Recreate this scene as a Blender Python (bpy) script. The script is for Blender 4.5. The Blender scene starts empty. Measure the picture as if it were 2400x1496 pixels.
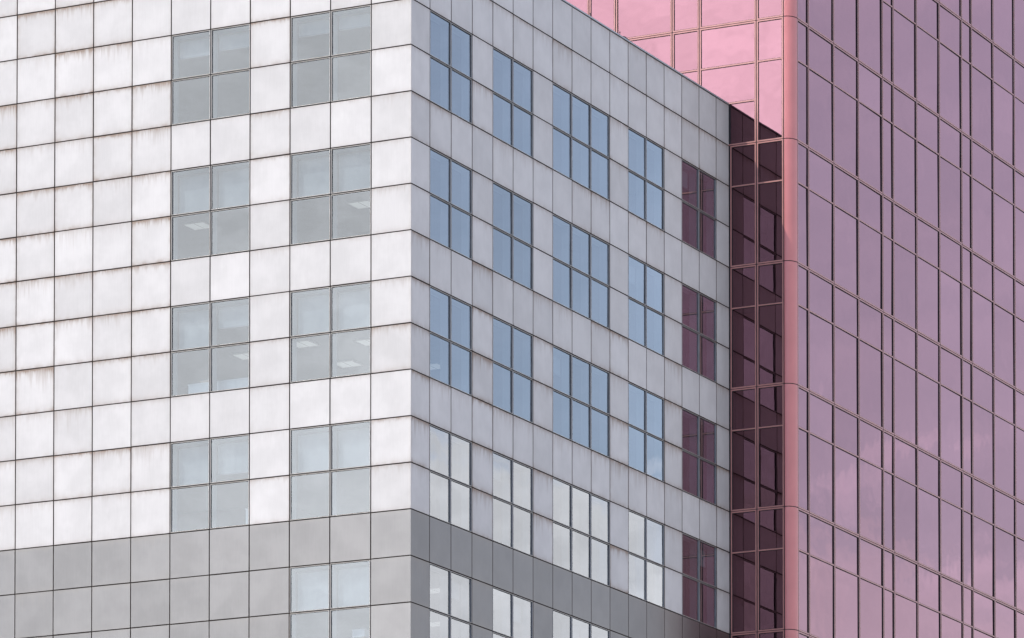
import bpy, math, random
from mathutils import Vector, Matrix
sc = bpy.context.scene
COL = sc.collection
rad = math.radians

# ------------------------------------------------------------------ camera
cam_d = bpy.data.cameras.new("camera")
cam = bpy.data.objects.new("camera", cam_d)
COL.objects.link(cam)
sc.camera = cam
cam_d.sensor_fit = 'HORIZONTAL'
cam_d.sensor_width = 36.0
cam_d.lens = 36.0 * 11553.0209 / 2400.0
cam_d.shift_x = -(1203.18 - 1200.0) / 2400.0
cam_d.shift_y = (3128.45 - 748.0) / 2400.0
cam_d.clip_start = 1.0
cam_d.clip_end = 6000.0
cam.location = (58.3453, -110.769, -25.8614)
_p, _y, _r = 0.0377, -0.4638, 0.0002
fw = Vector((math.sin(_y) * math.cos(_p), math.cos(_y) * math.cos(_p), math.sin(_p)))
rt = Vector((math.cos(_y), -math.sin(_y), 0.0))
up = rt.cross(fw)
rt2 = rt * math.cos(_r) + up * math.sin(_r)
up2 = up * math.cos(_r) - rt * math.sin(_r)
cam.rotation_euler = Matrix((rt2, up2, -fw)).transposed().to_euler()

# ------------------------------------------------------------------ sun and sky
SUN = Vector((-0.34, -0.55, 0.762)).normalized()
sun_d = bpy.data.lights.new("sun", 'SUN')
sun_d.energy = 2.0
sun_d.angle = rad(0.5)
sun_d.color = (1.0, 0.92, 0.79)
sun = bpy.data.objects.new("sun", sun_d)
COL.objects.link(sun)
sun.rotation_euler = SUN.to_track_quat('Z', 'Y').to_euler()
sun.location = SUN * 300

W = bpy.data.worlds.new("World")
sc.world = W
W.use_nodes = True
nt = W.node_tree
N, L = nt.nodes, nt.links
bg = N['Background']
bg.inputs[1].default_value = 0.10
sky = N.new('ShaderNodeTexSky')
sky.sky_type = 'NISHITA'
sky.sun_disc = False
sky.sun_elevation = math.asin(SUN.z)
sky.sun_rotation = math.atan2(SUN.x, SUN.y)
sky.dust_density = 1.0
sky.air_density = 1.1


def nmath(n, l, op, a, b=None, c=None, clamp=False):
    m = n.new('ShaderNodeMath')
    m.operation = op
    m.use_clamp = clamp
    for i, v in enumerate((a, b, c)):
        if v is None:
            continue
        if isinstance(v, (int, float)):
            m.inputs[i].default_value = v
        else:
            l.new(v, m.inputs[i])
    return m.outputs[0]


def nmap(n, l, v, a, b, c=0.0, d=1.0, smooth=True):
    m = n.new('ShaderNodeMapRange')
    m.interpolation_type = 'SMOOTHSTEP' if smooth else 'LINEAR'
    l.new(v, m.inputs[0])
    for i, x in enumerate((a, b, c, d)):
        if isinstance(x, (int, float)):
            m.inputs[i + 1].default_value = x
        else:
            l.new(x, m.inputs[i + 1])
    return m.outputs[0]


def nmix(n, l, f, a, b, mode='MIX'):
    m = n.new('ShaderNodeMix')
    m.data_type = 'RGBA'
    m.blend_type = mode
    for s, v in ((m.inputs[0], f), (m.inputs[6], a), (m.inputs[7], b)):
        if isinstance(v, (int, float)):
            s.default_value = v
        elif isinstance(v, tuple):
            s.default_value = (*v, 1.0) if len(v) == 3 else v
        else:
            l.new(v, s)
    return m.outputs[2]


# clouds in the sky: a bank low over the horizon, thin veil above it,
# plus two bright patches added for the glass to reflect
tc = N.new('ShaderNodeTexCoord')
D = tc.outputs['Generated']
sp = N.new('ShaderNodeSeparateXYZ')
L.new(D, sp.inputs[0])
mp = N.new('ShaderNodeMapping')
mp.inputs['Scale'].default_value = (1.0, 1.0, 2.2)
L.new(D, mp.inputs[0])


def wnoise(scale, detail=5.0, rough=0.55, dist=0.0):
    t = N.new('ShaderNodeTexNoise')
    t.inputs['Scale'].default_value = scale
    t.inputs['Detail'].default_value = detail
    t.inputs['Roughness'].default_value = rough
    t.inputs['Distortion'].default_value = dist
    L.new(mp.outputs[0], t.inputs['Vector'])
    return t.outputs[0]


n_big = wnoise(6.0)
n_mid = wnoise(26.0, 6.0, 0.6, 0.6)
n_fine = wnoise(70.0, 5.0, 0.6, 0.4)
X_, Z_ = sp.outputs[0], sp.outputs[2]
# far side of the sky: a cloud bank low over the horizon, its edge wobbling with noise
hz = nmath(N, L, 'MULTIPLY_ADD', nmath(N, L, 'SUBTRACT', n_mid, 0.5), 0.045, Z_)
hz = nmath(N, L, 'MULTIPLY_ADD', nmath(N, L, 'SUBTRACT', X_, 0.43), -0.25, hz)
bank = nmap(N, L, hz, 0.219, 0.204)
east = nmap(N, L, X_, 0.385, 0.425, 0.33, 1.0)
bank_m = nmath(N, L, 'MULTIPLY', bank, east)
# mottled broken cloud higher up
patch = nmap(N, L, n_mid, 0.36, 0.70, 0.0, 0.34)
low = nmap(N, L, nmath(N, L, 'MULTIPLY_ADD', n_big, 0.06, Z_), 0.285, 0.245)
patch_m = nmath(N, L, 'MULTIPLY', nmath(N, L, 'MULTIPLY', patch, low), nmap(N, L, east, 0.33, 1.0, 1.0, 0.25))
veil = nmap(N, L, n_big, 0.35, 0.75, 0.19, 0.33)
# sunward side: bright cloud, shaped narrow to fill what the sunny glass mirrors
dh = N.new('ShaderNodeVectorMath')
dh.operation = 'DOT_PRODUCT'
L.new(D, dh.inputs[0])
dh.inputs[1].default_value = Vector((-0.43, -0.90, 0.255)).normalized()
sunw = nmap(N, L, nmath(N, L, 'MULTIPLY_ADD', n_mid, 0.006, dh.outputs['Value']), 0.981, 0.993)
mask = nmath(N, L, 'MAXIMUM', nmath(N, L, 'MAXIMUM', bank_m, patch_m), veil)
mask = nmath(N, L, 'MAXIMUM', mask, sunw)
d2 = N.new('ShaderNodeVectorMath')  # added bright cloud patch, mirrored by the tower glass into the end windows
d2.operation = 'DOT_PRODUCT'
L.new(D, d2.inputs[0])
d2.inputs[1].default_value = (0.44, -0.898, 0.0)
mask = nmath(N, L, 'MAXIMUM', mask, nmath(N, L, 'MULTIPLY', nmap(N, L, d2.outputs['Value'], 0.88, 0.96), nmap(N, L, Z_, 0.42, 0.30)))
soft = nmath(N, L, 'MULTIPLY', nmap(N, L, n_fine, 0.3, 0.7, 0.94, 1.06), nmap(N, L, n_mid, 0.35, 0.65, 0.93, 1.07))
g1 = nmap(N, L, X_, -0.50, -0.40, 0.78, 1.10)
g2 = nmap(N, L, Z_, 0.29, 0.17, 1.0, 1.38)
b_sun = nmath(N, L, 'MULTIPLY', nmath(N, L, 'MULTIPLY', g1, g2), 33.5)
b_base = nmix(N, L, bank_m, (11.6, 11.9, 14.3), (9.9, 9.9, 10.2))
b_base = nmix(N, L, sunw, b_base, (0, 0, 0))
sv = N.new('ShaderNodeVectorMath')
sv.operation = 'SCALE'
sv.inputs[0].default_value = (0.975, 1.0, 1.03)
L.new(nmath(N, L, 'MULTIPLY', b_sun, sunw), sv.inputs['Scale'])
ad = N.new('ShaderNodeVectorMath')
ad.operation = 'ADD'
L.new(b_base, ad.inputs[0])
L.new(sv.outputs[0], ad.inputs[1])
cc = N.new('ShaderNodeVectorMath')
cc.operation = 'SCALE'
L.new(ad.outputs[0], cc.inputs[0])
L.new(soft, cc.inputs['Scale'])
skyc = nmix(N, L, mask, sky.outputs[0], cc.outputs[0])
L.new(skyc, bg.inputs[0])

sc.view_settings.view_transform = 'Standard'
sc.view_settings.look = 'None'
sc.view_settings.exposure = 0.8
sc.view_settings.gamma = 1.0
sc.view_settings.use_curve_mapping = False
sc.cycles.max_bounces = 10
sc.cycles.glossy_bounces = 6
sc.cycles.transparent_max_bounces = 10
sc.cycles.sample_clamp_indirect = 4.0
sc.cycles.caustics_reflective = False
sc.cycles.caustics_refractive = False


# ------------------------------------------------------------------ materials
def new_mat(name):
    m = bpy.data.materials.new(name)
    m.use_nodes = True
    n, l = m.node_tree.nodes, m.node_tree.links
    return m, n, l, n['Principled BSDF']


def plain(name, color, rough=0.6, metal=0.0, var=0.06, spec=0.5, scale=3.0):
    m, n, l, b = new_mat(name)
    t = n.new('ShaderNodeTexNoise')
    t.inputs['Scale'].default_value = scale
    t.inputs['Detail'].default_value = 4
    tcc = n.new('ShaderNodeTexCoord')
    l.new(tcc.outputs['Object'], t.inputs['Vector'])
    f = nmap(n, l, t.outputs[0], 0.3, 0.7, 1.0 - var, 1.0 + var)
    v = n.new('ShaderNodeVectorMath')
    v.operation = 'SCALE'
    v.inputs[0].default_value = color
    l.new(f, v.inputs['Scale'])
    l.new(v.outputs[0], b.inputs['Base Color'])
    b.inputs['Roughness'].default_value = rough
    b.inputs['Metallic'].default_value = metal
    b.inputs['Specular IOR Level'].default_value = spec
    return m


def panel_mat(name, base, spec=0.5, rough=0.42, metal=0.0, stain=(0.27, 0.21, 0.175), amount=1.3):
    """Cladding panel: per-panel tone, dirt creeping in from the joints, rain streaks below the top joint."""
    m, n, l, b = new_mat(name)
    uv = n.new('ShaderNodeUVMap')
    uv.uv_map = 'UVMap'
    s = n.new('ShaderNodeSeparateXYZ')
    l.new(uv.outputs[0], s.inputs[0])
    U, V = s.outputs[0], s.outputs[1]
    at = n.new('ShaderNodeAttribute')
    at.attribute_name = 'panel'
    a = n.new('ShaderNodeSeparateColor')
    l.new(at.outputs['Color'], a.inputs[0])
    R_, G_, B_ = a.outputs[0], a.outputs[1], a.outputs[2]
    off = nmath(n, l, 'MULTIPLY', R_, 91.7)

    def nz(su, sv, sd=4.0, w=None, scale=1.0, rough=0.6):
        c = n.new('ShaderNodeCombineXYZ')
        l.new(nmath(n, l, 'MULTIPLY', U, su), c.inputs[0])
        l.new(nmath(n, l, 'MULTIPLY', V, sv), c.inputs[1])
        l.new(off if w is None else nmath(n, l, 'ADD', off, w), c.inputs[2])
        t = n.new('ShaderNodeTexNoise')
        t.inputs['Scale'].default_value = scale
        t.inputs['Detail'].default_value = sd
        t.inputs['Roughness'].default_value = rough
        l.new(c.outputs[0], t.inputs['Vector'])
        return t.outputs[0]

    iu = nmath(n, l, 'SUBTRACT', 1.0, U)
    iv = nmath(n, l, 'SUBTRACT', 1.0, V)
    n_edge = nz(5.0, 5.0, 3.0, 3.1)

    def falloff(d, w):
        return nmath(n, l, 'EXPONENT', nmath(n, l, 'DIVIDE', d, -w))
    side = nmath(n, l, 'MULTIPLY', nmath(n, l, 'ADD', falloff(U, 0.045), falloff(iu, 0.030)), 0.26)
    bot = nmath(n, l, 'MULTIPLY', falloff(V, 0.060), 0.46)
    top = nmath(n, l, 'MULTIPLY', falloff(iv, 0.050), 0.55)
    edge = nmath(n, l, 'ADD', nmath(n, l, 'ADD', side, bot), top)
    edge = nmath(n, l, 'MULTIPLY', edge, nmap(n, l, n_edge, 0.25, 0.75, 0.35, 1.25))
    # rain streaks: columns of different length hanging from the top joint
    length = nmap(n, l, nz(7.0, 0.0, 5.0, 7.7, rough=0.75), 0.36, 0.74, 0.03, 0.42)
    length = nmath(n, l, 'MULTIPLY', length, nmap(n, l, B_, 0.0, 1.0, 0.35, 2.1, False))
    st = nmap(n, l, iv, length, 0.0)
    fine = nz(34.0, 1.3, 3.0, 11.3)
    st = nmath(n, l, 'MULTIPLY', st, nmap(n, l, fine, 0.30, 0.68, 0.25, 1.0))
    tot = nmath(n, l, 'MULTIPLY_ADD', st, 0.40, edge)
    tot = nmath(n, l, 'MULTIPLY', tot, nmath(n, l, 'MULTIPLY', G_, amount), clamp=True)
    brush = nmap(n, l, nz(46.0, 2.2, 3.0, 17.0), 0.3, 0.7, 0.983, 1.017)
    cloud = nmap(n, l, nz(1.4, 1.4, 3.0, 23.0), 0.3, 0.7, 0.94, 1.045)
    tone = nmap(n, l, R_, 0.0, 1.0, 0.92, 1.045, False)
    k = nmath(n, l, 'MULTIPLY', nmath(n, l, 'MULTIPLY', brush, cloud), tone)
    v = n.new('ShaderNodeVectorMath')
    v.operation = 'SCALE'
    v.inputs[0].default_value = base
    l.new(k, v.inputs['Scale'])
    c = nmix(n, l, tot, v.outputs[0], stain)
    l.new(c, b.inputs['Base Color'])
    l.new(nmap(n, l, tot, 0.0, 1.0, rough, max(rough, 0.55)), b.inputs['Roughness'])
    b.inputs['Metallic'].default_value = metal
    b.inputs['Specular IOR Level'].default_value = spec
    # slight unevenness of the sheet
    bp = n.new('ShaderNodeBump')
    bp.inputs['Strength'].default_value = 0.25
    bp.inputs['Distance'].default_value = 0.01
    l.new(nz(2.0, 2.0, 2.0, 31.0), bp.inputs['Height'])
    l.new(bp.outputs[0], b.inputs['Normal'])
    return m


def glass_mat(name, ior, refl, through, wave=0.0016, wscale=0.9, dirt=0.02, dirtcol=(0.5, 0.5, 0.5), f_lo=None):
    m = bpy.data.materials.new(name)
    m.use_nodes = True
    n, l = m.node_tree.nodes, m.node_tree.links
    n.remove(n['Principled BSDF'])
    out = n['Material Output']
    lw = n.new('ShaderNodeLayerWeight')              # coated glass: normal reflectance r0, rising steeply
    lw.inputs['Blend'].default_value = 0.5
    r0, r65 = ior
    fac = nmath(n, l, 'MULTIPLY_ADD', nmath(n, l, 'POWER', lw.outputs['Facing'], 3.0), (r65 - r0) / 0.192, r0, clamp=True)
    gl = n.new('ShaderNodeBsdfGlossy')
    gl.inputs['Roughness'].default_value = 0.0
    gl.inputs['Color'].default_value = (*refl, 1)
    if f_lo:                                         # coating colour shifts with the angle
        l.new(nmix(n, l, nmap(n, l, lw.outputs['Facing'], 0.1, 0.58, 0.0, 1.0, False), f_lo, refl), gl.inputs['Color'])
    oi0 = n.new('ShaderNodeObjectInfo')               # no two lights are coated quite alike
    cprev = gl.inputs['Color'].links[0].from_socket if f_lo else None
    vs = n.new('ShaderNodeVectorMath')
    vs.operation = 'SCALE'
    if cprev is not None:
        l.new(cprev, vs.inputs[0])
    else:
        vs.inputs[0].default_value = refl
    l.new(nmap(n, l, oi0.outputs['Random'], 0.0, 1.0, 0.93, 1.05, False), vs.inputs['Scale'])
    l.new(vs.outputs[0], gl.inputs['Color'])
    tr = n.new('ShaderNodeBsdfTransparent')
    tr.inputs['Color'].default_value = (*through, 1)
    t = n.new('ShaderNodeTexNoise')
    t.inputs['Scale'].default_value = wscale
    t.inputs['Detail'].default_value = 2.0
    tcc = n.new('ShaderNodeTexCoord')
    oi = n.new('ShaderNodeObjectInfo')
    va = n.new('ShaderNodeVectorMath')
    va.operation = 'ADD'
    l.new(tcc.outputs['Object'], va.inputs[0])
    cx = n.new('ShaderNodeCombineXYZ')
    l.new(nmath(n, l, 'MULTIPLY', oi.outputs['Random'], 53.0), cx.inputs[0])
    l.new(cx.outputs[0], va.inputs[1])
    l.new(va.outputs[0], t.inputs['Vector'])
    bp = n.new('ShaderNodeBump')
    bp.inputs['Strength'].default_value = 1.0
    bp.inputs['Distance'].default_value = wave
    l.new(t.outputs[0], bp.inputs['Height'])
    l.new(bp.outputs[0], gl.inputs['Normal'])
    mx = n.new('ShaderNodeMixShader')
    l.new(fac, mx.inputs[0])
    l.new(tr.outputs[0], mx.inputs[1])
    l.new(gl.outputs[0], mx.inputs[2])
    # thin film of dust, vertical wash marks
    df = n.new('ShaderNodeBsdfDiffuse')
    df.inputs['Color'].default_value = (*dirtcol, 1)
    mp_ = n.new('ShaderNodeMapping')
    mp_.inputs['Scale'].default_value = (9.0, 9.0, 0.5)
    l.new(va.outputs[0], mp_.inputs[0])
    t2 = n.new('ShaderNodeTexNoise')
    t2.inputs['Scale'].default_value = 1.0
    t2.inputs['Detail'].default_value = 4.0
    l.new(mp_.outputs[0], t2.inputs['Vector'])
    mx2 = n.new('ShaderNodeMixShader')
    l.new(nmap(n, l, t2.outputs[0], 0.3, 0.75, dirt * 0.3, dirt * 1.8), mx2.inputs[0])
    l.new(mx.outputs[0], mx2.inputs[1])
    l.new(df.outputs[0], mx2.inputs[2])
    l.new(mx2.outputs[0], out.inputs['Surface'])
    return m


M = {}
M['white'] = panel_mat('white cladding', (0.54, 0.53, 0.535), spec=0.25)
M['grey'] = panel_mat('grey cladding', (0.160, 0.153, 0.152), spec=0.15, rough=0.30, metal=0.8, stain=(0.24, 0.21, 0.18), amount=0.45)
M['joint'] = plain('dark joint sealant', (0.042, 0.028, 0.023), 0.8)
M['coping'] = plain('grey coping metal', (0.33, 0.35, 0.38), 0.4, 0.2)
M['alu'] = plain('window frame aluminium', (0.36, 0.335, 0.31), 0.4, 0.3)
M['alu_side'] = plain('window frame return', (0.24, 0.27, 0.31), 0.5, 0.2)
M['gasket'] = plain('black gasket', (0.012, 0.012, 0.018), 0.6)
M['clear'] = glass_mat('clear window glass', (0.080, 0.375), (0.93, 0.955, 0.985), (0.36, 0.42, 0.48), wave=0.0012, dirt=0.012, dirtcol=(0.5, 0.55, 0.6))
M['pink'] = glass_mat('pink mirror glass', (0.128, 0.375), (1.0, 0.565, 0.60), (0.09, 0.012, 0.035), wave=0.0022, wscale=0.8, dirt=0.003, dirtcol=(0.5, 0.22, 0.26), f_lo=(1.0, 0.51, 0.63))
M['pframe'] = plain('salmon painted frame', (0.42, 0.20, 0.19), 0.38, 0.15, spec=0.5)
M['pcol'] = plain('salmon metal corner panel', (0.54, 0.19, 0.20), 0.26, 0.0, spec=0.4, var=0.05, scale=1.2)
M['reveal'] = plain('window reveal', (0.48, 0.5, 0.5), 0.7)
M['inner'] = plain('office interior', (0.20, 0.21, 0.22), 0.8)
M['inner_dark'] = plain('tower interior', (0.16, 0.11, 0.10), 0.8)
M['blind'] = plain('roller blind cloth', (0.50, 0.505, 0.48), 0.8)
M['beige'] = plain('beige blind cloth', (0.62, 0.50, 0.42), 0.8)
M['roof'] = plain('roof membrane', (0.22, 0.22, 0.22), 0.9)
M['card'] = plain('brown cardboard', (0.55, 0.42, 0.30), 0.8)
M['paper'] = plain('white painted cabinet', (0.7, 0.7, 0.68), 0.6)
M['dark'] = plain('dark rubber', (0.05, 0.03, 0.04), 0.6)
M['ground'] = plain('paving', (0.22, 0.21, 0.20), 0.85, var=0.12, scale=0.4)
m, n, l, b = new_mat('ceiling light diffuser')
b.inputs['Base Color'].default_value = (0.9, 0.9, 0.85, 1)
b.inputs['Emission Color'].default_value = (1.0, 0.93, 0.80, 1)
b.inputs['Emission Strength'].default_value = 0.24
M['lamp'] = m


# ------------------------------------------------------------------ mesh helper
class MB:
    def __init__(self):
        self.v, self.f, self.mi, self.uv, self.at = [], [], [], [], []
        self.mats = []

    def slot(self, m):
        if m not in self.mats:
            self.mats.append(m)
        return self.mats.index(m)

    def quad(self, pts, mat, uv=None, at=(0.5, 0.5, 0.5)):
        i = len(self.v)
        self.v += [tuple(p) for p in pts]
        self.f.append(tuple(range(i, i + len(pts))))
        self.mi.append(self.slot(mat))
        self.uv.append(uv or [(0.5, 0.5)] * len(pts))
        self.at.append(at)

    def box(self, F, u0, u1, v0, v1, n0, n1, mat, side=None, uv=True, at=(0.5, 0.5, 0.5), back=True, end=False):
        side = side or mat
        P = F.p
        full = [(0, 0), (1, 0), (1, 1), (0, 1)]
        self.quad([P(u0, v0, n1), P(u1, v0, n1), P(u1, v1, n1), P(u0, v1, n1)], mat, full if uv else None, at)
        if back:
            self.quad([P(u1, v0, n0), P(u0, v0, n0), P(u0, v1, n0), P(u1, v1, n0)], side)
        self.quad([P(u0, v0, n0), P(u0, v0, n1), P(u0, v1, n1), P(u0, v1, n0)], side)
        self.quad([P(u1, v0, n1), P(u1, v0, n0), P(u1, v1, n0), P(u1, v1, n1)], mat if end else side, None, (0.5, 0.0, 0.0) if end else (0.5, 0.5, 0.5))
        self.quad([P(u0, v1, n1), P(u1, v1, n1), P(u1, v1, n0), P(u0, v1, n0)], side)
        self.quad([P(u0, v0, n0), P(u1, v0, n0), P(u1, v0, n1), P(u0, v0, n1)], side)

    def build(self, name, parent=None, origin=(0, 0, 0), panel=False):
        o3 = Vector(origin)
        me = bpy.data.meshes.new(name)
        me.from_pydata([tuple(Vector(p) - o3) for p in self.v], [], self.f)
        for mt in self.mats:
            me.materials.append(M[mt])
        me.polygons.foreach_set('material_index', self.mi)
        uvl = me.uv_layers.new(name='UVMap')
        flat = []
        for q in self.uv:
            for c in q:
                flat += [c[0], c[1]]
        uvl.data.foreach_set('uv', flat)
        if panel:
            a = me.attributes.new('panel', 'FLOAT_COLOR', 'CORNER')
            fl = []
            for q, c in zip(self.uv, self.at):
                for _ in q:
                    fl += [c[0], c[1], c[2], 1.0]
            a.data.foreach_set('color', fl)
        me.update()
        o = bpy.data.objects.new(name, me)
        COL.objects.link(o)
        if parent is not None:
            o.parent = parent
            o.matrix_parent_inverse = Matrix.Identity(4)
            po = Vector(parent.get('_o', (0, 0, 0)))
            o.location = o3 - po
        else:
            o.location = o3
        o['_o'] = tuple(o3)
        return o


class Frame:
    """a facade plane: u along it, v up, n outward"""
    def __init__(self, o, u, nrm):
        self.o, self.u, self.n = Vector(o), Vector(u), Vector(nrm)
        self.z = Vector((0, 0, 1))
        # keep faces wound outward
        self.flip = self.u.cross(self.z).dot(self.n) < 0

    def p(self, a, b, c):
        return self.o + self.u * a + self.z * b + self.n * c


def empty(name, loc=(0, 0, 0)):
    o = bpy.data.objects.new(name, None)
    COL.objects.link(o)
    o.location = loc
    o['_o'] = tuple(loc)
    return o


def tag(o, label, cat, group=None, kind=None):
    if label:
        o['label'] = label
    if cat:
        o['category'] = cat
    if group:
        o['group'] = group
    if kind:
        o['kind'] = kind
    return o


H = 1.2                      # panel course height; three courses to a storey
GROUND = -27.6
FL = Frame((0, 0, 0), (1, 0, 0), (0, -1, 0))          # sunny facade of the white block, u = x (negative)
FR = Frame((0, 0, 0), (0, 1, 0), (1, 0, 0))           # shaded facade, u = y
LX = [0.0, -1.162]
while len(LX) < 20:
    LX.append(LX[-1] - 1.1944)
RY = [0.0, 1.0433]
for _ in range(15):
    RY.append(RY[-1] + 1.20172)
RY.append(19.987)
YEND = 19.987
J = 0.0155                   # half joint
ROOF = 13 * H

# ------------------------------------------------------------------ ground
g = MB()
g.quad([(-3000, -3000, GROUND), (3000, -3000, GROUND), (3000, 3000, GROUND), (-3000, 3000, GROUND)], 'ground')
go = g.build('ground')
tag(go, None, None, kind='structure')

# ------------------------------------------------------------------ white office block
white = empty('office_building', (0, 0, GROUND))
tag(white, 'white panelled office block with a dark grey band low down and blue-grey square windows', 'building')

WROWS = [-11, -8, -5, -2, 1, 4]                       # course where a window starts (top)
WL = [(1, 3), (4, 6)]                                 # column spans, sunny facade
WR = [(1, 3), (4, 6), (7, 10), (11, 13), (14, 16)]    # column spans, shaded facade


def is_win(face, col, row):
    """panel column col (between boundary col and col+1), course row (top z = -row*H)"""
    for r in WROWS:
        if r <= row < r + 2:
            for a, b2 in (WL if face == 'L' else WR):
                if a <= col < b2:
                    if face == 'L' and (a, b2) == (4, 6) and r >= 1:
                        return False
                    return True
    return False


rnd = random.Random(5)


def cladding(face, F, B):
    """white and grey panels as two meshes, the dark wall behind, with openings left for windows"""
    wp, gp, wall = MB(), MB(), MB()
    for c in range(len(B) - 1):
        u0, u1 = sorted((B[c], B[c + 1]))
        for r in range(-13, 23):
            if is_win(face, c, r):
                continue
            zt, zb = -r * H, -(r + 1) * H
            e0 = e1 = J
            if c == 0:                                  # mitred outer corner, no joint
                if face == 'L':
                    e1 = -0.0
                else:
                    e0 = 0.0
            # how dirty this panel is
            under_win = any(is_win(face, c, r - 1 - k) for k in (0,))
            below_wincol = is_win(face, c, r + 1) or is_win(face, c, r - 1)
            if face == 'L':
                dirty = 0.95 if c >= 6 else (0.72 if c in (0, 3) else 0.42)
                if r >= -3:
                    dirty *= 0.75
                if r >= -1:
                    dirty *= 0.8
                ln = rnd.uniform(0.05, 0.8) * (1.15 if c >= 6 else 0.7)
                if below_wincol:
                    dirty, ln = 0.36, 0.12
            else:
                dirty = rnd.uniform(0.4, 0.85)
                ln = rnd.uniform(0.2, 0.9)
                if c in (0, 3, 6, 10, 13) and r >= -6:
                    dirty, ln = rnd.uniform(0.85, 1.3), rnd.uniform(0.7, 1.3)
                elif -4 <= r < 0:
                    dirty, ln = rnd.uniform(0.7, 1.15), rnd.uniform(0.6, 1.3)
            at = (rnd.random(), dirty * rnd.choice((0.35, 0.6, 0.8, 1.0, 1.0, 1.2, 1.45)), ln * rnd.choice((0.4, 0.8, 1.0, 1.0, 1.6)))
            tgt = gp if r >= 0 else wp
            t_ = 0.006 if r == -13 else J
            if c == len(B) - 2 and face == 'R':
                e1 = 0.02
            jj = J + rnd.uniform(-0.0025, 0.0025)
            q0, q1 = u0 + jj, u1 - (jj if e1 == J else e1)
            if c == 0 and face == 'L':
                q1 = 0.0
            if c == 0 and face == 'R':
                q0 = 0.0305
            mt = 'grey' if r >= 0 else 'white'
            tgt.box(F, q0, q1, zb + J + rnd.uniform(-0.0025, 0.0025), zt - J - rnd.uniform(-0.0025, 0.0025), -0.03, 0.0, mt, side='joint', at=at, back=False, end=(c == 0 and face == 'L'))
            uu0, uu1 = u0, u1
            if c == 0:
                if face == 'L':
                    uu1 = -0.035
                else:
                    uu0 = 0.035
            wall.box(F, uu0, uu1, zb, zt, -0.16, -0.03, 'joint', uv=False)
    a = wp.build('white_cladding', white, (0, 0, GROUND), True)
    b2 = gp.build('grey_cladding', white, (0, 0, GROUND), True)
    w = wall.build('wall', white, (0, 0, GROUND))
    return a, b2, w


a, b2, w = cladding('L', FL, LX)
a['label'] = 'sunlit white panels with brown dirt along the joints'
b2['label'] = 'pale grey panels of the sunny side'
a, b2, w = cladding('R', FR, RY)
a['label'] = 'shaded white panels with grey rain streaks'
b2['label'] = 'slate grey panels of the shaded side'

# coping along the roof edge, in lengths like the panels
cp = MB()
for F, B, face in ((FL, LX, 'L'), (FR, RY, 'R')):
    for c in range(len(B) - 1):
        u0, u1 = sorted((B[c], B[c + 1]))
        if c == 0 and face == 'L':
            u1 += 0.012
        cp.box(F, u0 + (0.006 if not (c == 0 and face == 'R') else 0.0), u1 - (0.006 if not (c == 0 and face == 'L') else 0.0),
               ROOF + 0.012, ROOF + 0.055, -0.35, 0.012, 'coping', uv=False)
cp.build('coping', white, (0, 0, GROUND))
rf = MB()
rf.box(FL, LX[-1], -0.36, ROOF - 0.5, ROOF - 0.3, -(YEND - 0.05), -0.36, 'roof', uv=False)
rf.build('roof', white, (0, 0, GROUND))

# interior: slabs, back walls and side walls that close the rooms
DEPTH = 8.5
it = MB()
for r in range(-12, 23, 3):
    z0, z1 = -r * H - H + 0.10, -r * H - H + 0.42      # slab above the window row that starts at r+1
    it.quad([(LX[-1], 0.17, z0), (-0.17, 0.17, z0), (-0.17, YEND - 0.2, z0), (LX[-1], YEND - 0.2, z0)][::-1], 'inner')
    it.quad([(LX[-1], 0.17, z1), (-0.17, 0.17, z1), (-0.17, YEND - 0.2, z1), (LX[-1], YEND - 0.2, z1)], 'inner')
    it.quad([(-0.17, 0.17, z0), (-0.17, 0.17, z1), (-0.17, YEND - 0.2, z1), (-0.17, YEND - 0.2, z0)], 'inner')
    it.quad([(LX[-1], 0.17, z0), (LX[-1], 0.17, z1), (-0.17, 0.17, z1), (-0.17, 0.17, z0)], 'inner')
it.quad([(LX[-1], DEPTH, GROUND), (-DEPTH, DEPTH, GROUND), (-DEPTH, DEPTH, ROOF - 0.5), (LX[-1], DEPTH, ROOF - 0.5)], 'inner')
it.quad([(-DEPTH, DEPTH, GROUND), (-DEPTH, YEND, GROUND), (-DEPTH, YEND, ROOF - 0.5), (-DEPTH, DEPTH, ROOF - 0.5)], 'inner')
it.quad([(LX[-1], 0.0, GROUND), (LX[-1], YEND - 0.1, GROUND), (LX[-1], YEND - 0.1, ROOF), (LX[-1], 0.0, ROOF)], 'joint')
it.quad([(LX[-1], YEND - 0.06, GROUND), (0.0, YEND - 0.06, GROUND), (0.0, YEND - 0.06, ROOF), (LX[-1], YEND - 0.06, ROOF)], 'joint')
io = it.build('interior', white, (0, 0, GROUND))


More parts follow.
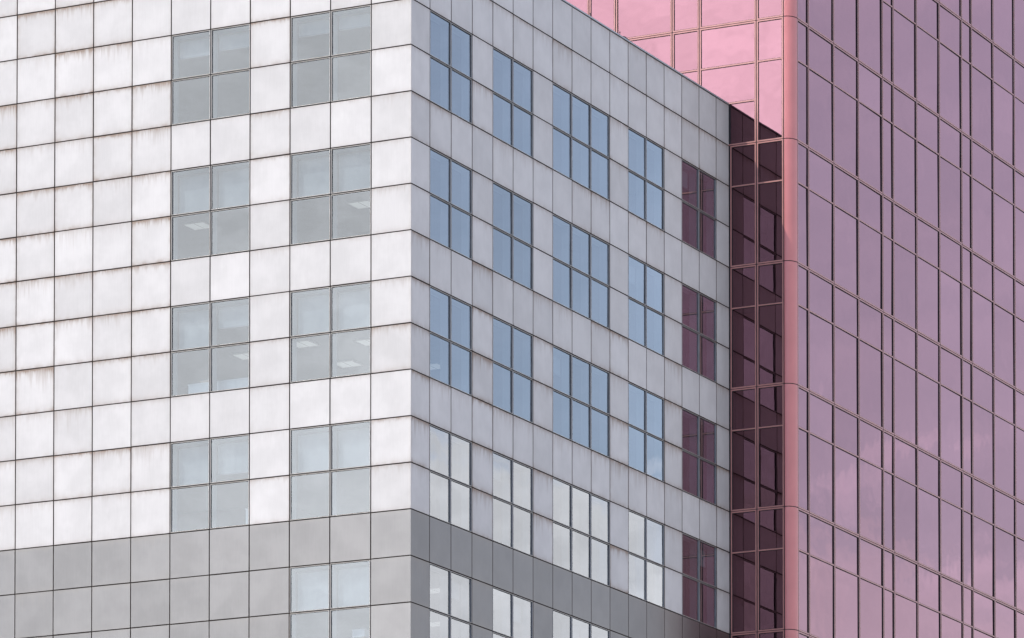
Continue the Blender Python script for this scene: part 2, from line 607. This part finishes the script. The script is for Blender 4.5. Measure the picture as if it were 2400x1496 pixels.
def window(face, F, B, a, b3, r, drops, seed):
    """one window: aluminium frame round every light, clear glass, deep reveal and roller blinds"""
    rr = random.Random(seed)
    zt, zb = -r * H, -(r + 2) * H
    us = sorted(B[a:b3 + 1])
    org = F.p((us[0] + us[-1]) / 2, zb, 0)
    fr, gl, rv = MB(), MB(), MB()
    S = 0.014                                         # visible face of the frame
    GN = -0.034                                       # glass plane
    for i in range(len(us) - 1):
        for k in range(2):
            u0, u1 = us[i] + J, us[i + 1] - J
            v1, v0 = zt - k * H - J, zt - (k + 1) * H + J
            # four bars, faces bright, returns dark
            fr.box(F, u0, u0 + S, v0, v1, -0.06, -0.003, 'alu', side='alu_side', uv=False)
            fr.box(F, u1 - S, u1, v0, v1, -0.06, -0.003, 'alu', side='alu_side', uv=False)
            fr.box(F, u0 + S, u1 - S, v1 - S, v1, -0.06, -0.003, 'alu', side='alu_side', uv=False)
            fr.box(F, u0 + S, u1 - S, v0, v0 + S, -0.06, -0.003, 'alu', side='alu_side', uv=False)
            gt, gs = 0.008, -0.030                    # black gasket
            a0, a1, c0, c1 = u0 + S, u1 - S, v0 + S, v1 - S
            fr.box(F, a0, a0 + gt, c0, c1, -0.05, gs, 'gasket', uv=False)
            fr.box(F, a1 - gt, a1, c0, c1, -0.05, gs, 'gasket', uv=False)
            fr.box(F, a0 + gt, a1 - gt, c1 - gt, c1, -0.05, gs, 'gasket', uv=False)
            fr.box(F, a0 + gt, a1 - gt, c0, c0 + gt, -0.05, gs, 'gasket', uv=False)
            tx, ty = rr.uniform(-1, 1) * 0.005, rr.uniform(-1, 1) * 0.0035
            q = []
            for (uu, vv) in ((a0, c0), (a1, c0), (a1, c1), (a0, c1)):
                q.append(F.p(uu, vv, GN + (uu - (a0 + a1) / 2) * tx + (vv - (c0 + c1) / 2) * ty))
            gl.quad(q if not F.flip else q[::-1], 'clear')
    # dark carrier behind the joints
    for i in range(len(us)):
        w0 = 0.03
        x0, x1 = max(us[i] - w0, us[0]), min(us[i] + w0, us[-1])
        fr.box(F, x0, x1, zb, zt, -0.10, -0.061, 'joint', uv=False)
    for k in range(3):
        z_ = zt - k * H
        y0, y1 = max(z_ - 0.03, zb), min(z_ + 0.03, zt)
        for i in range(len(us) - 1):
            fr.box(F, us[i] + 0.03, us[i + 1] - 0.03, y0, y1, -0.10, -0.061, 'joint', uv=False)
    # reveals between the lights, sill and head
    for i in range(len(us)):
        x0, x1 = max(us[i] - 0.04, us[0]), min(us[i] + 0.04, us[-1])
        rv.box(F, x0, x1, zb + 0.02, zt - 0.02, -0.30, -0.102, 'reveal', uv=False)
    for i in range(len(us) - 1):
        rv.box(F, us[i] + 0.04, us[i + 1] - 0.04, zb + 0.0, zb + 0.05, -0.36, -0.102, 'reveal', uv=False)
        rv.box(F, us[i] + 0.04, us[i + 1] - 0.04, zt - 0.07, zt, -0.30, -0.102, 'reveal', uv=False)
    w_ = fr.build('window', white, org)
    gl.build('glass', w_, org)
    rv.build('reveal', w_, org)
    for i, d in enumerate(drops):
        if d <= 0:
            continue
        bl = MB()
        u0, u1 = us[i] + 0.07, us[i + 1] - 0.07
        bl.box(F, u0, u1, zt - 0.12 - d, zt - 0.12, -0.342, -0.33, 'blind', uv=False)
        bl.box(F, u0, u1, zt - 0.15 - d, zt - 0.12 - d, -0.348, -0.324, 'alu', uv=False)
        bl.box(F, u0 - 0.01, u1 + 0.01, zt - 0.119, zt - 0.072, -0.37, -0.31, 'alu', uv=False)
        bl.build('roller_blind', w_, org)
    return w_


DROPS = {('L', 1, -11): (0.32, 0.30), ('L', 4, -11): (0.42, 0.36), ('L', 1, -8): (1.02, 1.02), ('L', 4, -8): (1.02, 1.02),
         ('L', 1, -5): (1.02, 1.02), ('L', 4, -5): (1.02, 0.52), ('L', 1, -2): (1.02, 1.02), ('L', 4, -2): (1.02, 0.78),
         ('L', 1, 1): (1.02, 1.02)}
rb = random.Random(8)
for r in WROWS:
    for a, b3 in WL:
        if a == 4 and r >= 1:
            continue
        # us is sorted ascending, so index 0 is the light further left
        window('L', FL, LX, a, b3, r, DROPS.get(('L', a, r), (0.6, 0.6)), 100 + a * 31 + r)
    for a, b3 in WR:
        dr = [rb.choice((0.0, 0.0, 0.0, 0.0, 0.45)) for _ in range(b3 - a)]
        window('R', FR, RY, a, b3, r, dr, 300 + a * 31 + r)

# lit ceiling panels in the offices
def ceiling_light(x, y, r):
    z = -r * H + 0.10
    lm = MB()
    s = 0.30
    for (x0, x1) in ((x - s, x - 0.012), (x + 0.012, x + s)):
        lm.quad([(x0, y - s, z - 0.02), (x0, y + s, z - 0.02), (x1, y + s, z - 0.02), (x1, y - s, z - 0.02)], 'lamp')
    lf = MB()
    ff = Frame((x, y, z), (1, 0, 0), (0, -1, 0))
    t = 0.03
    lf.box(ff, -s - t, s + t, -0.025, -0.003, -s - t, -s, 'paper', uv=False)
    lf.box(ff, -s - t, s + t, -0.025, -0.003, s, s + t, 'paper', uv=False)
    lf.box(ff, -s - t, -s, -0.025, -0.003, -s, s, 'paper', uv=False)
    lf.box(ff, s, s + t, -0.025, -0.003, -s, s, 'paper', uv=False)
    o = lf.build('ceiling_light', white, (x, y, z))
    lm.build('diffuser', o, (x, y, z))


CAMP = Vector(cam.location)


def pix_ray(px, py):
    xc = (px - 1203.18) / 11553.0209
    yc = (3128.45 - py) / 11553.0209
    return (fw + rt2 * xc + up2 * yc).normalized()


# positions of the lamps on their ceilings (surveyed from the photograph)
for px, py, r in ((466, 530, -8), (851, 480, -8), (711, 807, -5), (814, 854, -5), (580, 835, -5), (868, 802, -5),
                  (1013, 860, -5), (1020, 1385, 1), (1024, 1463, 1)):
    z = -r * H + 0.08
    d = pix_ray(px, py)
    t = (z - CAMP.z) / d.z
    P_ = CAMP + d * t
    ceiling_light(P_.x, P_.y, r)

# ------------------------------------------------------------------ pink glass tower
YF = 20.0                                              # plane of the frame faces, sunny side
FT = Frame((0, YF, 0), (1, 0, 0), (0, -1, 0))
XR = 2.024
FS = Frame((XR, 0, 0), (0, 1, 0), (1, 0, 0))
tower = empty('glass_tower', (0, YF, GROUND))
tag(tower, 'tall pink mirror glass tower with a rounded salmon corner column, behind the white block', 'building')

XC = 1.739                                             # joint where the corner column starts
YC = 20.351                                            # joint where it ends on the shaded side
TX = [XC, 0.8698, -0.9599, -1.836, -3.683]
for i in range(8):
    TX.append(TX[-1] - (0.874 if i % 2 == 0 else 1.84))
TY = [YC]
pat = [0.837] + [1.90687] * 3 + ([0.87] + [1.90687] * 3) * 4
for s_ in pat:
    TY.append(TY[-1] + s_)
SL = [3 * H * k for k in range(-8, 11)]                # slab joint levels
TW = 0.040                                             # frame face width
TJ = 0.015                                             # half joint of the tower
TD = -0.031                                            # glass plane behind the frame face


def tower_face(F, B, first_visible_from, seed):
    """unitised curtain wall: joints on the grid, a frame round each unit, one transom per storey"""
    rr = random.Random(seed)
    frm = MB()
    panes = []
    back = MB()
    for c in range(len(B) - 1):
        u0, u1 = sorted((B[c], B[c + 1]))
        a0, a1 = u0 + TJ, u1 - TJ
        left_cut = False
        for k in range(len(SL) - 1):
            z0, z1 = SL[k] + 0.009, SL[k + 1] - 0.009
            b0, b1 = a0, a1
            cut = F is FT and u0 < 0 < u1 and z1 < ROOF
            if F is FT and u1 <= 0 and z1 < ROOF:
                continue
            if cut:
                b0 = 0.035
            frm.box(F, b0, b0 + TW, z0, z1, -0.12, 0.0, 'pframe', side='gasket', uv=False)
            frm.box(F, b1 - TW, b1, z0, z1, -0.12, 0.0, 'pframe', side='gasket', uv=False)
            frm.box(F, b0 + TW, b1 - TW, z0, z0 + TW, -0.12, 0.0, 'pframe', side='gasket', uv=False)
            frm.box(F, b0 + TW, b1 - TW, z1 - TW, z1, -0.12, 0.0, 'pframe', side='gasket', uv=False)
            zt = SL[k + 1] - H - 0.018
            bars = [zt]
            if F is FT and abs(SL[k + 1] - 18.0) < 0.1 and u0 < -0.5 and u1 > 0.5:
                bars.append(ROOF + 0.06)
            if F is FT and abs(SL[k + 1] - 18.0) < 0.1 and u0 < -0.5 and u1 > 0.5:
                pass
            g_ = 0.014
            edges = [z0 + TW] + sorted([q for q in bars]) + [z1 - TW]
            if F is FT and abs(SL[k + 1] - 18.0) < 0.1 and cut is False and u0 < -0.5 and u1 > 0.5:
                pass
            for q in bars:
                frm.box(F, b0 + TW, b1 - TW, q - TW / 2, q + TW / 2, -0.12, -0.003, 'pframe', side='gasket', uv=False)
            for i in range(len(edges) - 1):
                e0 = edges[i] + (TW / 2 if i > 0 else 0)
                e1 = edges[i + 1] - (TW / 2 if i < len(edges) - 2 else 0)
                w0, w1 = b0 + TW, b1 - TW
                # gasket round the light
                frm.box(F, w0, w0 + g_, e0, e1, -0.08, TD + 0.012, 'gasket', uv=False)
                frm.box(F, w1 - g_, w1, e0, e1, -0.08, TD + 0.012, 'gasket', uv=False)
                frm.box(F, w0 + g_, w1 - g_, e1 - g_, e1, -0.08, TD + 0.012, 'gasket', uv=False)
                frm.box(F, w0 + g_, w1 - g_, e0, e0 + g_, -0.08, TD + 0.012, 'gasket', uv=False)
                panes.append((F, w0, w1, e0, e1, rr.uniform(-1, 1), rr.uniform(-1, 1)))
            # solid back-up behind the spandrel, dark carrier behind joints
            zs = SL[k + 1] - H + 0.1
            back.box(F, b0, b1, zs, SL[k + 1] - 0.02, -0.40, -0.30, 'inner_dark', uv=False)
        # continuous dark carrier behind the vertical joint
        lo = GROUND
        if F is FT and u0 < 0:
            lo = ROOF - 0.2
        back.box(F, u0 - 0.02, u0 + 0.02, max(lo, SL[0]), SL[-1], -0.13, -0.02, 'gasket', uv=False)
    back.box(F, max(B) - 0.02, max(B) + 0.02, SL[0], SL[-1], -0.13, -0.02, 'gasket', uv=False)
    umin = 0.0 if F is FT else min(B)
    for z in SL:
        lo = umin if z < ROOF - 0.1 else min(B)
        back.box(F, lo, max(B), z - 0.012, z + 0.012, -0.125, -0.022, 'gasket', uv=False)
    return frm, panes, back


f1, p1, k1 = tower_face(FT, TX, None, 11)
f2, p2, k2 = tower_face(FS, TY, None, 12)
f1.build('curtain_wall_frame', tower, (0, YF, GROUND))['label'] = 'sunlit salmon frames of the narrow tower side'
f2.build('curtain_wall_frame', tower, (0, YF, GROUND))['label'] = 'shaded mauve frames of the broad tower side'
k1.build('joint_backing', tower, (0, YF, GROUND))
k2.build('joint_backing', tower, (0, YF, GROUND))

# storeys inside the tower
ti = MB()
for z in SL:
    for zz, fl in ((z - 0.10, True), (z + 0.28, False)):
        q = [(TX[-1], YF + 0.42, zz), (XR - 0.42, YF + 0.42, zz), (XR - 0.42, TY[-1], zz), (TX[-1], TY[-1], zz)]
        ti.quad(q[::-1] if fl else q, 'inner_dark')
    ti.quad([(TX[-1], YF + 0.42, z - 0.10), (XR - 0.42, YF + 0.42, z - 0.10), (XR - 0.42, YF + 0.42, z + 0.28), (TX[-1], YF + 0.42, z + 0.28)], 'inner_dark')
    ti.quad([(XR - 0.42, YF + 0.42, z - 0.10), (XR - 0.42, TY[-1], z - 0.10), (XR - 0.42, TY[-1], z + 0.28), (XR - 0.42, YF + 0.42, z + 0.28)], 'inner_dark')
ti.quad([(TX[-1], YF + 6, SL[0]), (-4.0, YF + 6, SL[0]), (-4.0, YF + 6, SL[-1]), (TX[-1], YF + 6, SL[-1])], 'inner_dark')
ti.quad([(-4.0, YF + 6, SL[0]), (-4.0, TY[-1], SL[0]), (-4.0, TY[-1], SL[-1]), (-4.0, YF + 6, SL[-1])], 'inner_dark')
ti.quad([(TX[-1], YF, SL[0]), (TX[-1], TY[-1], SL[0]), (TX[-1], TY[-1], SL[-1]), (TX[-1], YF, SL[-1])], 'inner_dark')
ti.quad([(TX[-1], TY[-1], SL[0]), (XR, TY[-1], SL[0]), (XR, TY[-1], SL[-1]), (TX[-1], TY[-1], SL[-1])], 'inner_dark')
ti.quad([(TX[-1], YF + 0.02, SL[-1]), (XR, YF + 0.02, SL[-1]), (XR, TY[-1], SL[-1]), (TX[-1], TY[-1], SL[-1])], 'roof')
ti.build('interior', tower, (0, YF, GROUND))


# panes: the 100 that show largest are parts of their own, the rest are one part
def project(P):
    d = Vector(P) - CAMP
    z = d.dot(fw)
    return 1203.18 + 11553.02 * d.dot(rt2) / z, 3128.45 - 11553.02 * d.dot(up2) / z


def visible_area(F, u0, u1, v0, v1):
    n_in, tot = 0, 0
    for i in range(9):
        for j in range(9):
            P = F.p(u0 + (u1 - u0) * (i + .5) / 9, v0 + (v1 - v0) * (j + .5) / 9, TD)
            x, y = project(P)
            tot += 1
            if not (0 <= x <= 2400 and 0 <= y <= 1496):
                continue
            # hidden behind the white block?
            d = P - CAMP
            if d.x != 0:
                t = (0.0 - CAMP.x) / d.x
                if 0 < t < 1:
                    h_ = CAMP + d * t
                    if 0 < h_.y < YEND - 0.01 and h_.z < ROOF + 0.05:
                        continue
            n_in += 1
    a_, b_, c_ = project(F.p(u0, v0, 0)), project(F.p(u1, v0, 0)), project(F.p(u0, v1, 0))
    area = abs((b_[0] - a_[0]) * (c_[1] - a_[1]) - (b_[1] - a_[1]) * (c_[0] - a_[0]))
    return area * n_in / tot


allp = [(visible_area(q[0], q[1], q[2], q[3], q[4]), i, q) for i, q in enumerate(p1 + p2)]
allp.sort(key=lambda t: -t[0])


def pane_quad(mb, q):
    F, u0, u1, v0, v1, rx, ry = q
    tx, ty = rx * 0.0050, ry * 0.0036
    n_ = 1
    pts = []
    for (uu, vv) in ((u0, v0), (u1, v0), (u1, v1), (u0, v1)):
        pts.append(F.p(uu, vv, TD + (uu - (u0 + u1) / 2) * tx + (vv - (v0 + v1) / 2) * ty))
    mb.quad(pts if not F.flip else pts[::-1], 'pink')


rest = MB()
for rank, (ar, i, q) in enumerate(allp):
    if rank < 100 and ar > 0:
        mb = MB()
        pane_quad(mb, q)
        F, u0, u1, v0, v1 = q[:5]
        mb.build('glass_pane', tower, F.p((u0 + u1) / 2, v0, TD))
    else:
        pane_quad(rest, q)
ro = rest.build('glass_panes', tower, (0, YF, GROUND))
ro['kind'] = 'stuff'

# beige blinds drawn behind some lights of the sunny side
def tower_blind(u0, u1, v0, v1):
    bl = MB()
    bl.box(FT, u0, u1, v0, v1, -0.26, -0.25, 'beige', uv=False)
    bl.box(FT, u0, u1, v0 - 0.03, v0, -0.27, -0.24, 'alu', uv=False)
    bl.build('roller_blind', tower, FT.p((u0 + u1) / 2, v0, -0.25))


for (u0, u1, v0, v1) in ((-3.60, -1.95, 19.55, 20.35), (-0.85, 0.80, 19.75, 20.35), (-5.4, -3.8, 18.6, 20.35),
                         (0.10, 0.78, 10.95, 12.95), (0.10, 0.78, 5.9, 9.45), (0.10, 0.78, 0.9, 2.2), (0.10, 0.78, -2.4, -1.35)):
    tower_blind(u0, u1, v0, v1)

# rounded corner column, one quarter-round casing per storey with a dark ring between
XA, YA = XC + TJ, YF
XB, YB = XR, YC - TJ
ax, ay = XB - XA, YB - YA


def arc(i, n_, off=0.0):
    # superellipse-like quarter round from (XA, YA) to (XB, YB)
    t = math.pi / 2 * i / n_
    return Vector((XA + (ax + off) * math.sin(t), YA - off + (ay + off) * (1 - math.cos(t)), 0))


NA = 20
for k in range(len(SL) - 1):
    mb = MB()
    z0, z1 = SL[k] + 0.012, SL[k + 1] - 0.012
    for i in range(NA):
        p, q = arc(i, NA, 0.004), arc(i + 1, NA, 0.004)
        mb.quad([(p.x, p.y, z0), (q.x, q.y, z0), (q.x, q.y, z1), (p.x, p.y, z1)], 'pcol')
    mb.quad([(*arc(i, NA, 0.004).xy, z1) for i in range(NA + 1)] + [(XA, YB, z1)], 'gasket')
    mb.quad([(*arc(i, NA, 0.004).xy, z0) for i in range(NA + 1)][::-1] + [(XA, YB, z0)], 'gasket')
    p = arc(0, NA, 0.004)
    mb.quad([(p.x, YA + 0.1, z0), (p.x, p.y, z0), (p.x, p.y, z1), (p.x, YA + 0.1, z1)], 'gasket')
    p = arc(NA, NA, 0.004)
    mb.quad([(p.x, p.y, z0), (p.x - 0.1, p.y, z0), (p.x - 0.1, p.y, z1), (p.x, p.y, z1)], 'gasket')
    o = mb.build('corner_column', tower, (XC, YF, z0))
    for poly in o.data.polygons:
        poly.use_smooth = poly.material_index == 0
mb = MB()
for i in range(NA):
    p, q = arc(i, NA, -0.014), arc(i + 1, NA, -0.014)
    mb.quad([(p.x, p.y, SL[0]), (q.x, q.y, SL[0]), (q.x, q.y, SL[-1]), (p.x, p.y, SL[-1])], 'gasket')
mb.build('column_core', tower, (XC, YF, GROUND))

# dark movement joint between the two buildings
mb = MB()
mb.box(FT, -0.06, 0.033, GROUND, ROOF, -0.10, -0.008, 'gasket', uv=False)
mb.build('joint_strip', tower, (0, YF, GROUND))

# ------------------------------------------------------------------ small things
def cylinder(mb, x, y, z0, z1, r0, r1, mat, seg=14):
    a_ = [(x + r0 * math.cos(2 * math.pi * i / seg), y + r0 * math.sin(2 * math.pi * i / seg), z0) for i in range(seg)]
    b_ = [(x + r1 * math.cos(2 * math.pi * i / seg), y + r1 * math.sin(2 * math.pi * i / seg), z1) for i in range(seg)]
    for i in range(seg):
        j = (i + 1) % seg
        mb.quad([a_[i], a_[j], b_[j], b_[i]], mat)
    mb.quad(b_, mat)
    mb.quad(a_[::-1], mat)


ZC = ROOF + 0.055
for y0, lab, dome in ((10.72, 'tiny dark rod clip on the grey roof coping, the one without a cable bump', False),
                      (12.62, 'tiny dark rod clip with a low cable bump beside it, on the grey roof coping', True)):
    t = empty('coping_clip', (-0.05, y0, ZC))
    mb = MB()
    cylinder(mb, -0.05, y0, ZC, ZC + 0.012, 0.035, 0.03, 'dark')
    mb.build('base', t, (-0.05, y0, ZC))
    mb = MB()
    cylinder(mb, -0.05, y0, ZC + 0.012, ZC + 0.10, 0.012, 0.010, 'dark', 8)
    cylinder(mb, -0.05, y0, ZC + 0.10, ZC + 0.125, 0.022, 0.016, 'dark', 10)
    mb.build('rod', t, (-0.05, y0, ZC))
    if dome:
        mb = MB()
        pts = [(0.12, 0.02), (0.22, 0.06), (0.38, 0.07), (0.55, 0.045), (0.72, 0.012)]
        for (a_, h0), (b_, h1) in zip(pts, pts[1:]):
            mb.quad([(-0.03, y0 + a_, ZC + h0), (-0.03, y0 + b_, ZC + h1), (-0.07, y0 + b_, ZC + h1), (-0.07, y0 + a_, ZC + h0)], 'dark')
            mb.quad([(-0.03, y0 + a_, ZC - 0.0), (-0.03, y0 + b_, ZC - 0.0), (-0.03, y0 + b_, ZC + h1), (-0.03, y0 + a_, ZC + h0)], 'dark')
            mb.quad([(-0.07, y0 + b_, ZC - 0.0), (-0.07, y0 + a_, ZC - 0.0), (-0.07, y0 + a_, ZC + h0), (-0.07, y0 + b_, ZC + h1)], 'dark')
        mb.build('cable', t, (-0.05, y0, ZC))
    tag(t, lab, 'clip', 'rod clips on the coping')


def thing_box(name, x0, x1, y0, y1, z0, z1, mat, label, cat, lid=0.02, group=None):
    t = empty(name, ((x0 + x1) / 2, (y0 + y1) / 2, z0))
    ff = Frame((0, 0, 0), (1, 0, 0), (0, -1, 0))
    mb = MB()
    mb.box(ff, x0, x1, z0, z1 - lid, -y1, -y0, mat, uv=False)
    mb.build('body', t, ((x0 + x1) / 2, (y0 + y1) / 2, z0))
    mb = MB()
    mb.box(ff, x0 - 0.012, x1 + 0.012, z1 - lid + 0.001, z1, -y1 - 0.012, -y0 + 0.012, mat, uv=False)
    mb.build('lid' if name.endswith('box') else 'top', t, ((x0 + x1) / 2, (y0 + y1) / 2, z0))
    tag(t, label, cat, group)
    return t


def sill(r):
    return -(r + 2) * H + 0.05


# cabinets and boxes standing behind the glass
S5 = sill(-5)
thing_box('low_cabinet', LX[6] + 0.30, LX[4] - 0.1, 0.42, 0.80, S5 - 0.6, S5 + 0.34, 'paper',
          'long pale cabinet behind the third window down of the left window column', 'cabinet', 0.03)
thing_box('storage_box', LX[6] + 0.62, LX[6] + 0.85, 0.5, 0.7, S5 + 0.341, S5 + 0.42, 'card',
          'small cream box on top of the long pale cabinet behind the left window column', 'box')
S2 = sill(-2)
thing_box('document_box', LX[4] - 0.36, LX[4] - 0.08, 0.45, 0.75, S2 + 0.0, S2 + 0.50, 'paper',
          'pale box at the right edge of the lowest window in the left window column', 'box')
S1 = sill(1)
thing_box('document_box', LX[2] + 0.98, LX[2] + 1.13, 0.5, 0.8, S1 + 0.0, S1 + 0.72, 'paper',
          'tall white box at the right edge of the window in the grey band', 'box')
thing_box('cardboard_box', LX[2] + 0.45, LX[2] + 0.75, 0.45, 0.8, S1 + 0.0, S1 + 0.46, 'card',
          'brown cardboard box standing behind the window in the grey band', 'box')
thing_box('paper_stack', LX[2] + 0.42, LX[2] + 0.78, 0.45, 0.8, S1 + 0.461, S1 + 0.66, 'paper',
          'uneven white paper stack on the brown cardboard box behind the grey-band window', 'papers')

for o in COL.objects:
    if '_o' in o:
        del o['_o']
